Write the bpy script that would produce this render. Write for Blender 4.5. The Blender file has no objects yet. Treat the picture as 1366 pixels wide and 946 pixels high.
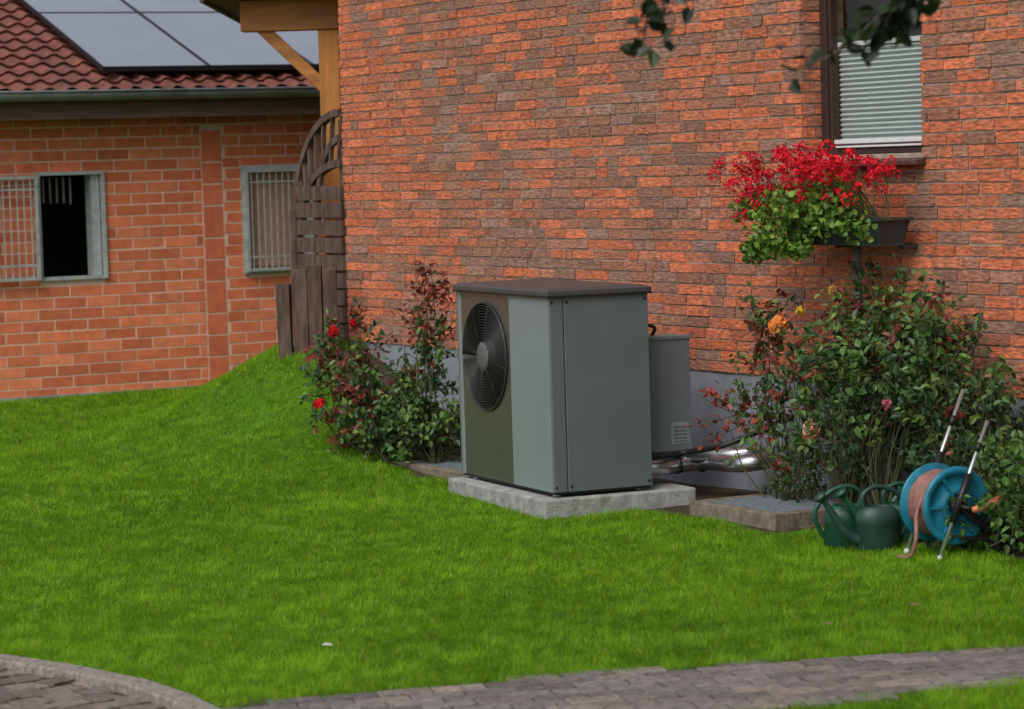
import bpy, bmesh, math, random
import numpy as np
from mathutils import Vector, Matrix
R=random.Random(7); rng=np.random.default_rng(7)
S=bpy.context.scene
COL=S.collection
# ------------------------------------------------------------ materials
def nt(m):
    m.use_nodes=True; n=m.node_tree; n.nodes.clear(); return n
def pmat(name,col,rough=.6,metal=0,var=.15,nscale=8,bump=.0,bscale=60,attr=None,spec=.5,stretch=(1,1,1),transl=0,dist=.01,col2=None,fac=None,alpha=None):
    m=bpy.data.materials.new(name); n=nt(m); N=n.nodes; L=n.links
    out=N.new('ShaderNodeOutputMaterial'); b=N.new('ShaderNodeBsdfPrincipled')
    b.inputs['Roughness'].default_value=rough; b.inputs['Metallic'].default_value=metal
    b.inputs['Specular IOR Level'].default_value=spec
    tc=N.new('ShaderNodeTexCoord'); mp=N.new('ShaderNodeMapping'); mp.inputs['Scale'].default_value=stretch
    L.new(tc.outputs['Object'],mp.inputs['Vector'])
    no=N.new('ShaderNodeTexNoise'); no.inputs['Scale'].default_value=nscale; no.inputs['Detail'].default_value=6; no.inputs['Roughness'].default_value=.65
    L.new(mp.outputs[0],no.inputs['Vector'])
    if attr:
        a=N.new('ShaderNodeAttribute'); a.attribute_name=attr; csrc=a.outputs['Color']
    else:
        a=N.new('ShaderNodeRGB'); a.outputs[0].default_value=(*col,1); csrc=a.outputs[0]
    if col2:
        rmp=N.new('ShaderNodeValToRGB'); rmp.color_ramp.elements[0].position=fac[0]; rmp.color_ramp.elements[1].position=fac[1]
        L.new(no.outputs['Fac'],rmp.inputs['Fac'])
        mx=N.new('ShaderNodeMix'); mx.data_type='RGBA'; L.new(rmp.outputs['Color'],mx.inputs['Factor']); L.new(csrc,mx.inputs['A']); mx.inputs['B'].default_value=(*col2,1)
        csrc=mx.outputs['Result']
    mr=N.new('ShaderNodeMapRange'); mr.inputs['From Min'].default_value=.3; mr.inputs['From Max'].default_value=.7
    mr.inputs['To Min'].default_value=1-var; mr.inputs['To Max'].default_value=1+var
    no2=N.new('ShaderNodeTexNoise'); no2.inputs['Scale'].default_value=nscale*1.7+.3; no2.inputs['Detail'].default_value=8
    L.new(mp.outputs[0],no2.inputs['Vector']); L.new(no2.outputs['Fac'],mr.inputs['Value'])
    hs=N.new('ShaderNodeHueSaturation'); L.new(csrc,hs.inputs['Color']); L.new(mr.outputs[0],hs.inputs['Value'])
    L.new(hs.outputs[0],b.inputs['Base Color'])
    if bump>0:
        bn=N.new('ShaderNodeTexNoise'); bn.inputs['Scale'].default_value=bscale; bn.inputs['Detail'].default_value=5; L.new(mp.outputs[0],bn.inputs['Vector'])
        bp=N.new('ShaderNodeBump'); bp.inputs['Strength'].default_value=bump; bp.inputs['Distance'].default_value=dist
        L.new(bn.outputs['Fac'],bp.inputs['Height']); L.new(bp.outputs[0],b.inputs['Normal'])
    last=b.outputs[0]
    if transl>0:
        t=N.new('ShaderNodeBsdfTranslucent'); L.new(hs.outputs[0],t.inputs['Color'])
        ms=N.new('ShaderNodeMixShader'); ms.inputs[0].default_value=transl; L.new(last,ms.inputs[1]); L.new(t.outputs[0],ms.inputs[2]); last=ms.outputs[0]
    L.new(last,out.inputs[0]); return m
def glassmat(name):
    m=bpy.data.materials.new(name); n=nt(m); N=n.nodes; L=n.links
    out=N.new('ShaderNodeOutputMaterial'); g=N.new('ShaderNodeBsdfGlossy'); g.inputs['Roughness'].default_value=.03
    t=N.new('ShaderNodeBsdfTransparent'); 
    ms=N.new('ShaderNodeMixShader'); ms.inputs[0].default_value=.10; L.new(t.outputs[0],ms.inputs[1]); L.new(g.outputs[0],ms.inputs[2]); L.new(ms.outputs[0],out.inputs[0]); return m
M={}
M['brick']=pmat('house_brick',(0,0,0),.92,var=.42,nscale=20,bump=1.0,bscale=38,attr='bcol',spec=.15,stretch=(.6,.6,1.9),dist=.009,col2=(.26,.135,.095),fac=(.48,.68))
M['block']=pmat('garage_brick',(0,0,0),.9,var=.16,nscale=6,bump=.3,bscale=60,attr='bcol',spec=.2)
M['mortar']=pmat('mortar',(.36,.29,.24),.95,var=.25,nscale=15,bump=.5,bscale=80,spec=.1)
M['mortar2']=pmat('mortar_light',(.68,.47,.37),.95,var=.12,nscale=15,bump=.3,spec=.1)
M['found']=pmat('foundation_render',(.23,.245,.28),.9,var=.16,nscale=3,bump=.35,bscale=90,spec=.2,col2=(.16,.17,.18),fac=(.5,.75))
M['conc']=pmat('concrete',(.31,.315,.30),.9,var=.25,nscale=9,bump=.5,bscale=50,spec=.2,col2=(.17,.17,.14),fac=(.5,.8))
M['concd']=pmat('concrete_weathered',(.20,.165,.13),.95,var=.3,nscale=12,bump=.6,bscale=50,spec=.2,col2=(.09,.09,.06),fac=(.45,.75))
M['roof']=pmat('roof_tile',(.20,.065,.045),.75,var=.3,nscale=5,bump=.3,bscale=60,spec=.3,col2=(.11,.05,.04),fac=(.4,.7))
M['panel']=pmat('solar_glass_sky',(.37,.39,.44),.3,metal=.5,var=.06,nscale=1)  # pale base colour has the reflected sky painted in; the glass itself is dark
M['frame_dk']=pmat('dark_metal',(.03,.032,.035),.4,metal=.5,var=.1)
M['gutter']=pmat('gutter_metal',(.19,.21,.21),.5,metal=.4,var=.25,nscale=4)
M['fascia']=pmat('fascia_wood',(.085,.052,.042),.8,var=.3,nscale=6,stretch=(.3,1,4))
M['alu']=pmat('aluminium',(.50,.52,.53),.35,metal=.8,var=.1)
M['zinc']=pmat('zinc_frame',(.42,.46,.46),.5,metal=.3,var=.2,nscale=10)
M['dark']=pmat('dark_interior',(.008,.008,.008),.9,var=.1)
M['curtain']=pmat('frosted_pane',(.50,.30,.23),.35,var=.1,nscale=4)
M['wood_or']=pmat('pergola_timber',(.46,.18,.035),.6,var=.35,nscale=7,stretch=(1,1,.15),bump=.2)
M['wood_orh']=pmat('pergola_beam',(.42,.16,.035),.6,var=.35,nscale=7,stretch=(.15,1,1),bump=.2)
M['wood_dk']=pmat('weathered_wood',(.085,.048,.036),.9,var=.5,nscale=14,stretch=(1,1,.2),bump=.6,col2=(.13,.09,.07),fac=(.4,.75))
M['ground']=pmat('soil_and_turf',(0,0,0),.95,var=.35,nscale=9,bump=.8,bscale=30,attr='bcol',spec=.1,dist=.02)
M['grass']=pmat('grass_blades',(0,0,0),.6,var=.1,nscale=1.2,attr='bcol',spec=.15,transl=.4)
M['paver']=pmat('paver',(0,0,0),.9,var=.35,nscale=20,bump=.5,bscale=60,attr='bcol',spec=.2)
M['sand']=pmat('joint_sand',(.06,.055,.04),.95,var=.4,nscale=25,bump=.5)
M['casing']=pmat('pump_paint_shaded',(.148,.172,.177),.4,metal=.25,var=.05,nscale=2)  # one casing paint all round; this copy has the side's shade in its colour
M['casing_lit']=pmat('pump_paint_lit',(.245,.295,.305),.38,metal=.25,var=.04,nscale=2)  # same casing paint, lightened in colour for light falling from the left
M['brushed']=pmat('brushed_metal',(.20,.205,.195),.32,metal=.75,var=.14,nscale=5,stretch=(1,25,1))
M['cap']=pmat('pump_lid',(.075,.074,.078),.4,metal=.2,var=.08)
M['black']=pmat('black_plastic',(.012,.012,.013),.45,var=.1)
M['wire']=pmat('grille_wire',(.045,.045,.044),.4,metal=.3,var=.1)
M['hub']=pmat('fan_hub',(.11,.11,.11),.5,var=.1)
M['box']=pmat('control_box_paint',(.17,.195,.20),.45,metal=.2,var=.06)
M['foil']=pmat('foil_insulation',(.60,.61,.63),.28,metal=.95,var=.15,nscale=14,bump=.35,bscale=16,dist=.008)
M['grate']=pmat('galvanised_grate',(.26,.30,.32),.5,metal=.4,var=.2,nscale=20)
M['white']=pmat('white_paint',(.62,.62,.62),.5,var=.08)
M['brown']=pmat('window_brown',(.045,.025,.02),.45,var=.2)
M['blind']=pmat('pleated_blind',(.46,.54,.51),.8,var=.03,nscale=2,transl=.1)
M['sill']=pmat('sill_tile',(.09,.04,.032),.45,var=.2,nscale=12)
M['glass']=glassmat('window_glass')
M['leaf']=pmat('leaf',(0,0,0),.42,var=.15,nscale=14,attr='bcol',spec=.4,transl=.25)
M['petal']=pmat('petal',(0,0,0),.55,var=.15,nscale=20,attr='bcol',spec=.3,transl=.2)
M['stem']=pmat('plant_stem',(.075,.075,.03),.7,var=.3,nscale=20)
M['bark']=pmat('tree_bark',(.07,.05,.038),.9,var=.4,nscale=12,stretch=(1,1,.3),bump=.8)
M['planter']=pmat('planter_plastic',(.03,.04,.04),.5,var=.2)
M['teal']=pmat('teal_plastic',(.01,.17,.26),.4,var=.3,nscale=9)
M['green']=pmat('can_green',(.012,.070,.04),.45,var=.25,nscale=10)
M['greyg']=pmat('can_dark_green',(.02,.055,.043),.5,var=.25,nscale=10)
M['hose']=pmat('garden_hose',(.26,.12,.095),.55,var=.3,nscale=14)
M['orange']=pmat('orange_plastic',(.55,.16,.07),.4,var=.1)
M['pole']=pmat('grey_pole',(.17,.18,.185),.5,metal=.3,var=.15)
M['granite']=pmat('kerb_granite',(.27,.24,.21),.9,var=.35,nscale=30,bump=.5,bscale=60,spec=.2,col2=(.15,.13,.11),fac=(.45,.7))
# ------------------------------------------------------------ mesh helpers
def empty(name,loc=(0,0,0),rz=0):
    e=bpy.data.objects.new(name,None); e.location=loc; e.rotation_euler=(0,0,rz); e.empty_display_size=.2; COL.objects.link(e); return e
def link(o,parent):
    COL.objects.link(o)
    if parent: o.parent=parent
    return o
def npmesh(name,V,F,mat,col=None,parent=None,smooth=False):
    V=np.asarray(V,dtype=np.float32); F=np.asarray(F,dtype=np.int32); k=F.shape[1]
    me=bpy.data.meshes.new(name); me.vertices.add(len(V)); me.vertices.foreach_set('co',V.ravel())
    me.loops.add(F.size); me.loops.foreach_set('vertex_index',F.ravel())
    me.polygons.add(len(F)); me.polygons.foreach_set('loop_start',np.arange(0,F.size,k,dtype=np.int32))
    me.polygons.foreach_set('use_smooth',np.full(len(F),bool(smooth),dtype=bool))
    me.update(calc_edges=True); me.validate()
    if col is not None:
        a=me.attributes.new('bcol','FLOAT_COLOR','POINT'); c=np.ones((len(V),4),dtype=np.float32); c[:,:3]=col; a.data.foreach_set('color',c.ravel())
    me.materials.append(mat); o=bpy.data.objects.new(name,me); return link(o,parent)
def mesh(name,V,F,mat,parent=None,smooth=False,bevel=0,auto=False):
    me=bpy.data.meshes.new(name); me.from_pydata([tuple(v) for v in V],[],F); me.update()
    if smooth: me.polygons.foreach_set('use_smooth',[True]*len(me.polygons))
    me.materials.append(mat); o=bpy.data.objects.new(name,me); link(o,parent)
    if bevel: 
        b=o.modifiers.new('b','BEVEL'); b.width=bevel; b.segments=2; b.limit_method='ANGLE'
    return o
BF=[(0,3,2,1),(4,5,6,7),(0,1,5,4),(1,2,6,5),(2,3,7,6),(3,0,4,7)]
def bv(mn,mx):
    (a,b,c),(d,e,f)=mn,mx
    return [(a,b,c),(d,b,c),(d,e,c),(a,e,c),(a,b,f),(d,b,f),(d,e,f),(a,e,f)]
def box(name,mn,mx,mat,parent=None,bevel=0): return mesh(name,bv(mn,mx),BF,mat,parent,bevel=bevel)
class MB:
    def __init__(s): s.v=[];s.f=[];s.c=[]
    def box(s,mn,mx,col=(1,1,1),j=0):
        n=len(s.v)
        for p in bv(mn,mx):
            s.v.append([p[i]+(R.uniform(-j,j) if j else 0) for i in range(3)]); s.c.append(col)
        s.f+= [tuple(n+i for i in q) for q in BF]
    def beam(s,a,b,w,h=None,col=(1,1,1),up=(0,0,1)):
        h=h or w; a=Vector(a);b=Vector(b);d=(b-a).normalized(); u=Vector(up)
        if abs(d.dot(u))>.98:u=Vector((1,0,0))
        x=d.cross(u).normalized(); y=x.cross(d); n=len(s.v)
        for q in (a,b):
            for sx,sy in ((-1,-1),(1,-1),(1,1),(-1,1)):
                s.v.append(list(q+x*sx*w/2+y*sy*h/2)); s.c.append(col)
        s.f+=[tuple(n+i for i in q) for q in [(0,3,2,1),(4,5,6,7),(0,1,5,4),(1,2,6,5),(2,3,7,6),(3,0,4,7)]]
    def done(s,name,mat,parent=None,bevel=0):
        o=npmesh(name,s.v,s.f,mat,np.array(s.c),parent)
        if bevel:
            b=o.modifiers.new('b','BEVEL'); b.width=bevel; b.segments=2; b.limit_method='ANGLE'
        return o
def tubegeo(pts,rad,seg=8,V=None,F=None):
    V=[] if V is None else V; F=[] if F is None else F
    pts=[Vector(p) for p in pts]; n0=len(V); n=len(pts); up=Vector((0,0,1))
    rad=rad if isinstance(rad,(list,tuple)) else [rad]*n
    x=None
    for i,p in enumerate(pts):
        d=(pts[min(i+1,n-1)]-pts[max(i-1,0)]).normalized()
        if x is None:
            u=up if abs(d.dot(up))<.95 else Vector((1,0,0)); x=d.cross(u).normalized()
        else:
            x=(x-d*x.dot(d)); x=x.normalized() if x.length>1e-5 else d.cross(up).normalized()
        y=d.cross(x)
        for k in range(seg):
            a=2*math.pi*k/seg; V.append(p+(x*math.cos(a)+y*math.sin(a))*rad[i])
    for i in range(n-1):
        for k in range(seg):
            k2=(k+1)%seg; F.append((n0+i*seg+k,n0+i*seg+k2,n0+(i+1)*seg+k2,n0+(i+1)*seg+k))
    F.append(tuple(n0+k for k in range(seg))[::-1]); F.append(tuple(n0+(n-1)*seg+k for k in range(seg)))
    return V,F
def tube(name,pts,rad,mat,parent=None,seg=10):
    V,F=tubegeo(pts,rad,seg); return mesh(name,V,F,mat,parent,smooth=True)
def smoothpath(pts,n=8):
    P=[Vector(p) for p in pts]; P=[2*P[0]-P[1]]+P+[2*P[-1]-P[-2]]; o=[]
    for i in range(1,len(P)-2):
        for k in range(n):
            t=k/n; a,b,c,d=P[i-1:i+3]
            o.append(.5*((2*b)+(c-a)*t+(2*a-5*b+4*c-d)*t*t+(3*b-a-3*c+d)*t**3))
    o.append(P[-2]); return o
def lathe(name,prof,mat,parent=None,seg=32,axis='z',loc=(0,0,0)):
    V=[];F=[]
    for r,h in prof:
        for k in range(seg):
            a=2*math.pi*k/seg; c,s_=r*math.cos(a),r*math.sin(a)
            p=(c,s_,h) if axis=='z' else ((c,h,s_) if axis=='y' else (h,c,s_))
            V.append((p[0]+loc[0],p[1]+loc[1],p[2]+loc[2]))
    for i in range(len(prof)-1):
        for k in range(seg):
            k2=(k+1)%seg; F.append((i*seg+k,i*seg+k2,(i+1)*seg+k2,(i+1)*seg+k))
    o=mesh(name,V,F,mat,parent,smooth=True); return o
# ------------------------------------------------------------ frames
W0=np.array([1.13,15.9]); WD=np.array([.503,-.864]); WN=np.array([-.864,-.503])
WANG=math.atan2(-.864,.503)
def wp(t,d,z): p=W0+WD*t+WN*d; return Vector((p[0],p[1],z))
GA=math.radians(25.7); G0=np.array([-4.38,23.6])
PA=math.radians(12.9)
def sst(x,a,b):
    t=np.clip((x-a)/(b-a),0,1); return t*t*(3-2*t)
NG=rng.random((256,256))
def vn(x,y,s):
    x=np.asarray(x)*s+1000.;y=np.asarray(y)*s+1000.; xi=np.floor(x).astype(int);yi=np.floor(y).astype(int); fx_=x-xi;fy_=y-yi
    fx_=fx_*fx_*(3-2*fx_);fy_=fy_*fy_*(3-2*fy_); g=lambda a,b:NG[a%256,b%256]
    return (g(xi,yi)*(1-fx_)+g(xi+1,yi)*fx_)*(1-fy_)+(g(xi,yi+1)*(1-fx_)+g(xi+1,yi+1)*fx_)*fy_
def hgt(x,y):
    x=np.asarray(x,float); y=np.asarray(y,float)
    g=.66*np.exp(-((x+1.32)/.76)**2/2)*np.exp(-(np.clip(19.8-y,0,None)/1.15)**2/2)*np.exp(-(np.clip(y-21.3,0,None)/1.0)**2/2)
    u=.014*np.sin(x*1.3+y*.7)+.010*np.sin(x*2.9-y*1.9+1)
    return g+(u+.01)*sst(y,11,12.5)
def walldist(x,y): return (x-W0[0])*WN[0]+(y-W0[1])*WN[1]
def wallt(x,y): return (x-W0[0])*WD[0]+(y-W0[1])*WD[1]
KY=np.array([6,8,9.3,9.71,10.17,10.5,10.83,11.2,11.6,12.0])-.12; KX=np.array([-.8,-.9,-1.0,-1.12,-1.40,-1.68,-2.05,-2.6,-3.6,-6])
def kerbx(y): return np.interp(y,KY,KX)
def perp(x,y): return -(x+.53)*math.sin(PA)+(y-9.87)*math.cos(PA)
def is_lawn(x,y):
    d=walldist(x,y); t=wallt(x,y); p=perp(x,y)
    edge=.04*np.sin(x*2.1+.5)+.035*(vn(x,y*0,6)-.5)+.05*(vn(x,y*0,17)-.5)-.01
    ok=((p>edge)|(p<-.77+.21*np.clip(x-.98,-1,2)+edge*.4))&((x>kerbx(y)+.05)|(y>12))
    lim=np.where(t<-4.3,-1,np.where(t<-2.2,.5,np.where(t<-1.1,.98,np.where(t<1.0,.85,np.where(t<1.85,.88,.62)))))+.1*(vn(x,y,5)-.5)
    ok&=(d>lim)|((t<-4.75))
    gy=-(x-G0[0])*math.sin(GA)+(y-G0[1])*math.cos(GA); ok&=gy<-.03
    ux=(x-.15)*math.cos(math.radians(24))+(y-14.76)*math.sin(math.radians(24)); uy=-(x-.15)*math.sin(math.radians(24))+(y-14.76)*math.cos(math.radians(24))
    ok&=~((ux>-.01)&(ux<.93)&(uy>-.01)&(uy<1.36))
    return ok
# ------------------------------------------------------------ ground
fx=np.arange(-8,8.01,.1); fy=np.arange(6,28.01,.1)
gx=np.concatenate([[-400,-150,-60,-25,-12],fx,[12,25,60,150,400]]); gy=np.concatenate([[-400,-100,-30,-8,0,3],fy,[35,60,120,300,900]])
XX,YY=np.meshgrid(gx,gy); Z=hgt(XX,YY)
V=np.stack([XX.ravel(),YY.ravel(),Z.ravel()],1); nx=len(gx); ny=len(gy)
I,J=np.meshgrid(np.arange(nx-1),np.arange(ny-1)); b=(J*nx+I).ravel(); F=np.stack([b,b+1,b+1+nx,b+nx],1)
lw=is_lawn(V[:,0],V[:,1]); c=np.where(lw[:,None],np.array([.07,.17,.012]),np.array([.06,.045,.03]))
npmesh('ground',V,F,M['ground'],c,smooth=True)
# ------------------------------------------------------------ lawn grass
def blades(name,bands):
    Vs=[];Cs=[]
    for (y0,y1,den,w,h0,h1) in bands:
        xl=-(.185*y1+.9); xr=.185*y1+1.2
        n=int((y1-y0)*(xr-xl)*den); x=rng.uniform(xl,xr,n); y=rng.uniform(y0,y1,n)
        k=is_lawn(x,y)&(np.abs(x)<.185*y+.8); x=x[k];y=y[k]; n=len(x)
        z=hgt(x,y)-.004
        p=perp(x,y); nearpath=(p>-.2)&(p<.10)
        n1=vn(x,y,1.1);n2=vn(x,y,4);n3=vn(x,y,13);n4=vn(x,y,34)
        clump=.25*n2+.35*n3+.4*n4
        H=rng.uniform(h0,h1,n)*(.45+1.1*clump)*np.where(nearpath,1.3,1)
        az=rng.uniform(0,2*np.pi,n)*.45+vn(x,y,9)*7; lean=rng.uniform(.15,1.1,n)
        fa=rng.uniform(0,2*np.pi,n); ww=w*rng.uniform(.6,1.3,n)
        bx=np.cos(fa)*ww/2; by=np.sin(fa)*ww/2
        A=np.stack([x-bx,y-by,z],1);B=np.stack([x+bx,y+by,z],1)
        T=np.stack([x+np.cos(az)*H*np.sin(lean),y+np.sin(az)*H*np.sin(lean),z+H*np.cos(lean)],1)
        Vs.append(np.stack([A,B,T],1).reshape(-1,3))
        mixv=np.clip(rng.normal(.52,.17,n)+.32*(n1-.5)+.22*(n2-.5)+.32*(n3-.5)+.4*(n4-.5),0,1)[:,None]
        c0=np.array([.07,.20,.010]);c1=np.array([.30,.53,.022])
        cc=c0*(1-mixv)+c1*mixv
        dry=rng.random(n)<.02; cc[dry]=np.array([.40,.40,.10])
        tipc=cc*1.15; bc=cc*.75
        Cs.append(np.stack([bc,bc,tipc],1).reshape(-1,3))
    V=np.concatenate(Vs);C=np.concatenate(Cs); F=np.arange(len(V)).reshape(-1,3)
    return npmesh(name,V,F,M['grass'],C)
blades('lawn_grass',[(8.6,12,18000,.0042,.020,.042),(12,15,12000,.005,.020,.042),(15,19,7500,.0065,.022,.046),(19,25,4500,.009,.026,.05)])
# ------------------------------------------------------------ path
def pavers(name,mat,ox,oy,ang,u0,u1,v0,v1,L,Wd,test,cols,z=.0,h=.02,jit=.002,gap=.006):
    e=empty(name,(ox,oy,0),ang); mb=MB(); ca,sa=math.cos(ang),math.sin(ang); v=v0;r=0
    while v<v1:
        u=u0+(r%2)*L/2
        while u<u1:
            cx=ox+(u+L/2)*ca-(v+Wd/2)*sa; cy=oy+(u+L/2)*sa+(v+Wd/2)*ca
            if test(cx,cy):
                c=R.choice(cols); k=R.uniform(.8,1.2); dz=R.uniform(-.002,.003)
                mb.box((u+gap/2,v+gap/2,z-.01),(u+L-gap/2,v+Wd-gap/2,z+h+dz),tuple(q*k for q in c),jit)
            u+=L
        v+=Wd;r+=1
    mb.done('pavers',mat,e,bevel=.003); return e
notlawn=lambda x,y: not bool(is_lawn(np.array([x]),np.array([y-.03]))[0] and is_lawn(np.array([x]),np.array([y+.03]))[0])
e=pavers('paved_path',M['paver'],-.53,9.87,PA,-3,7,-.9,.06,.20,.10,lambda x,y:x>kerbx(y)+.02 and notlawn(x,y),[(.19,.165,.15),(.165,.15,.14),(.22,.185,.16),(.15,.135,.125)],h=.012,gap=.009)
mesh('joint_bed',[(-3,-.70,.003),(7,-.45,.003),(7,.08,.003),(-3,.08,.003)],[(0,1,2,3)],M['sand'],e)
e=pavers('cobbled_driveway',M['paver'],-1.2,8,math.radians(40),-6,5,-3,7,.14,.14,lambda x,y:x<kerbx(y)-.03 and y<11.9 and x>-7,[(.20,.165,.14),(.165,.14,.125),(.22,.18,.15),(.13,.105,.09)],gap=.014,jit=.007,h=.008)
ke=empty('kerb'); mb=MB(); ys=np.linspace(6.5,11.8,400); xs=kerbx(ys); 
path=[Vector((a,b_,0)) for a,b_ in zip(xs,ys)]
for _ in range(60): path=[path[0]]+[(path[i-1]+path[i]*2+path[i+1])/4 for i in range(1,len(path)-1)]+[path[-1]]
acc=0;st=path[0]
for p in path[1:]:
    if (p-st).length>.36:
        d=(p-st).normalized(); mb.beam(st+d*.003+Vector((0,0,-.01)),p-d*.003+Vector((0,0,-.01+R.uniform(-.004,.004))),.105,.10); st=p
mb.done('kerb_stones',M['granite'],ke,bevel=.008)
# ------------------------------------------------------------ brick laying
def lay(mb,x0,x1,z0,z1,row,L,gap,openings,colfn,yf=0,dep=.03,j=.002,wild=True,proud=.003):
    z=z0;r=0
    while z<z1-row*.5:
        x=x0-(r%2)*L/2-(R.uniform(0,L) if wild else 0); 
        while x<x1:
            l=L if (not wild or R.random()<.68) else L*.5
            a=x+gap/2;b_=x+l-gap/2; x+=l
            a=max(a,x0); b_=min(b_,x1)
            segs=[(a,b_)]
            for (ox0,ox1,oz0,oz1) in openings:
                if z+row>oz0+.01 and z<oz1-.01:
                    ns=[]
                    for (p,q) in segs:
                        if q<=ox0 or p>=ox1: ns.append((p,q))
                        else:
                            if p<ox0: ns.append((p,ox0))
                            if q>ox1: ns.append((ox1,q))
                    segs=ns
            for p,q in segs:
                if q-p>.025:
                    f=R.uniform(-proud,proud)
                    mb.box((p,yf+f,z+gap/2),(q,yf+dep,z+row-gap/2),colfn((p+q)/2,z),j)
        z+=row;r+=1
def hcol(x,z):
    n=math.sin(x*1.3+1.2)*.10+math.sin(x*2.7+z*3.1)*.10+math.sin(z*2.2-x*.7)*.08
    pr=.46+n+(.18 if x>.9 else 0)+(.15 if x<-3.6 else 0)
    f=R.random(); m=min(1,max(0,(pr-f)*2.6+.5)); m=min(1,max(0,m+R.gauss(0,.12)))
    o=R.choice([(.62,.165,.075),(.55,.15,.072),(.66,.19,.09)]); b=R.choice([(.31,.16,.11),(.27,.145,.105),(.31,.185,.14),(.36,.155,.10)])
    k=R.uniform(.85,1.15); return tuple((o[i]*m+b[i]*(1-m))*k for i in range(3))
# ------------------------------------------------------------ main brick house
H=empty('brick_house',(W0[0],W0[1],0),WANG)
wo=(.949,1.976,1.90,3.15); XR=8.0; XL=-4.56; ZT=5.3
mb=MB(); lay(mb,XL,XR,.67,ZT,.0625,.25,.010,[wo],hcol,dep=.03,j=.0026,proud=.003)
mb.done('front_wall_bricks',M['brick'],H)
mb=MB()
z=.67;r=0
while z<ZT-.03:
    y=.03-(r%2)*.06
    while y<7.5:
        c_=hcol(-4,z); mb.box((XL-.004,max(y,.031),z+.0055),(XL+.03,y+.24,z+.057),c_,.002); y+=.25
    z+=.0625;r+=1
mb.done('side_wall_bricks',M['brick'],H)
mb=MB(); r=0
z=.67+.0625*math.ceil((1.90-.67)/.0625)-.0625
while z<wo[3]:
    k=.115 if r%2 else .05
    for (ya,yb) in ((.034,.034+k),(.034+k+.01,.155)):
        if yb-ya<.01: continue
        mb.box((.90,ya,max(z,1.87)+.0055),(.9505,yb,z+.057),hcol(.5,z),.0015)
        mb.box((1.9745,ya,max(z,1.87)+.0055),(2.02,yb,z+.057),hcol(.5,z),.0015)
    z+=.0625;r+=1
mb.done('window_reveal_bricks',M['brick'],H)
mb=MB()
mb.box((XL+.015,.008,.668),(wo[0]-.008,.3,ZT)); mb.box((wo[1]+.008,.008,.668),(XR,.3,ZT))
mb.box((wo[0]-.008,.008,.668),(wo[1]+.008,.3,wo[2]-.012)); mb.box((wo[0]-.008,.008,wo[3]+.01),(wo[1]+.008,.3,ZT))
mb.box((XL+.015,.3,.668),(XL+.3,7.5,ZT)); mb.box((XL+.3,7.2,.668),(XR,7.5,ZT)); mb.box((XR-.3,.3,.668),(XR,7.2,ZT))
mb.done('mortar_core',M['mortar'],H)
mb=MB(); mb.box((XL+.02,.012,-.3),(XR-.01,.32,.666)); mb.box((XL+.02,.32,-.3),(XL+.3,7.4,.666)); mb.done('foundation',M['found'],H)
rv=[(XL-.4,-.5,ZT-.15),(XR+.4,-.5,ZT-.15),(XR+.4,3.75,ZT+2.6),(XL-.4,3.75,ZT+2.6),(XL-.4,8.0,ZT-.15),(XR+.4,8.0,ZT-.15)]
rv2=[(a,b_,c_+.12) for a,b_,c_ in rv]
mesh('roof',rv+rv2,[(0,1,2,3),(3,2,5,4),(6,9,8,7),(9,10,11,8),(0,6,7,1),(4,5,11,10),(0,3,9,6),(3,4,10,9),(1,7,8,2),(2,8,11,5)],M['roof'],H)
mb=MB(); a,b_,c_,d_=wo; yw=.13
mb.box((a+.002,yw,c_-.01),(a+.06,yw+.07,d_)); mb.box((b_-.045,yw,c_-.01),(b_-.002,yw+.07,d_)); mb.box((a+.06,yw,c_-.01),(b_-.045,yw+.07,c_+.02)); mb.box((a+.06,yw,d_-.06),(b_-.045,yw+.07,d_))
mb.done('window_frame',M['brown'],H,bevel=.004)
mb=MB(); mb.box((a+.062,yw+.012,c_+.022),(a+.085,yw+.06,d_-.062)); mb.box((b_-.07,yw+.012,c_+.022),(b_-.047,yw+.06,d_-.062)); mb.box((a+.085,yw+.012,c_+.022),(b_-.07,yw+.06,c_+.045))
mb.done('window_sash',M['brown'],H,bevel=.003)
mb=MB(); mb.box((a+.086,yw+.02,c_+.046),(b_-.071,yw+.05,c_+.07)); mb.box((a+.15,-.02+yw,c_+.025),(b_-.1,yw+.011,c_+.036)); mb.done('window_bead',M['white'],H,bevel=.003)
mesh('glass',[(a+.086,yw+.03,c_+.071),(b_-.071,yw+.03,c_+.071),(b_-.071,yw+.03,d_-.065),(a+.086,yw+.03,d_-.065)],[(0,1,2,3)],M['glass'],H)
V=[];F=[];zz=c_+.067;i=0
while zz<2.47:
    yy=yw+.06+(.018 if i%2 else 0); V+= [(a+.09,yy,zz),(b_-.075,yy,zz)]; zz+=.0135; i+=1
for k in range(i-1): F.append((2*k,2*k+1,2*k+3,2*k+2))
mesh('blind',V,F,M['blind'],H)
box('blind_rail',(a+.09,yw+.055,2.47),(b_-.075,yw+.08,2.495),M['white'],H)
box('room_dark',(a-.3,.45,c_-.3),(b_+.3,.5,d_+.3),M['dark'],H)
mesh('window_sill',[(a-.05,-.07,c_-.075),(b_+.03,-.07,c_-.075),(b_+.03,.14,c_-.075),(a-.05,.14,c_-.075),(a-.05,-.07,c_-.05),(b_+.03,-.07,c_-.05),(b_+.03,.14,c_-.013),(a-.05,.14,c_-.013)],BF,M['sill'],H,bevel=.004)
g=MB(); 
g.box((.66,-.01,.02),(1.12,.011,.04));g.box((.66,-.01,.27),(1.12,.011,.29));g.box((.64,-.01,.02),(.66,.011,.29));g.box((1.12,-.01,.02),(1.14,.011,.29))
x=.675
while x<1.12: g.box((x,-.006,.04),(x+.008,.010,.27)); x+=.02
z=.055
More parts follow.
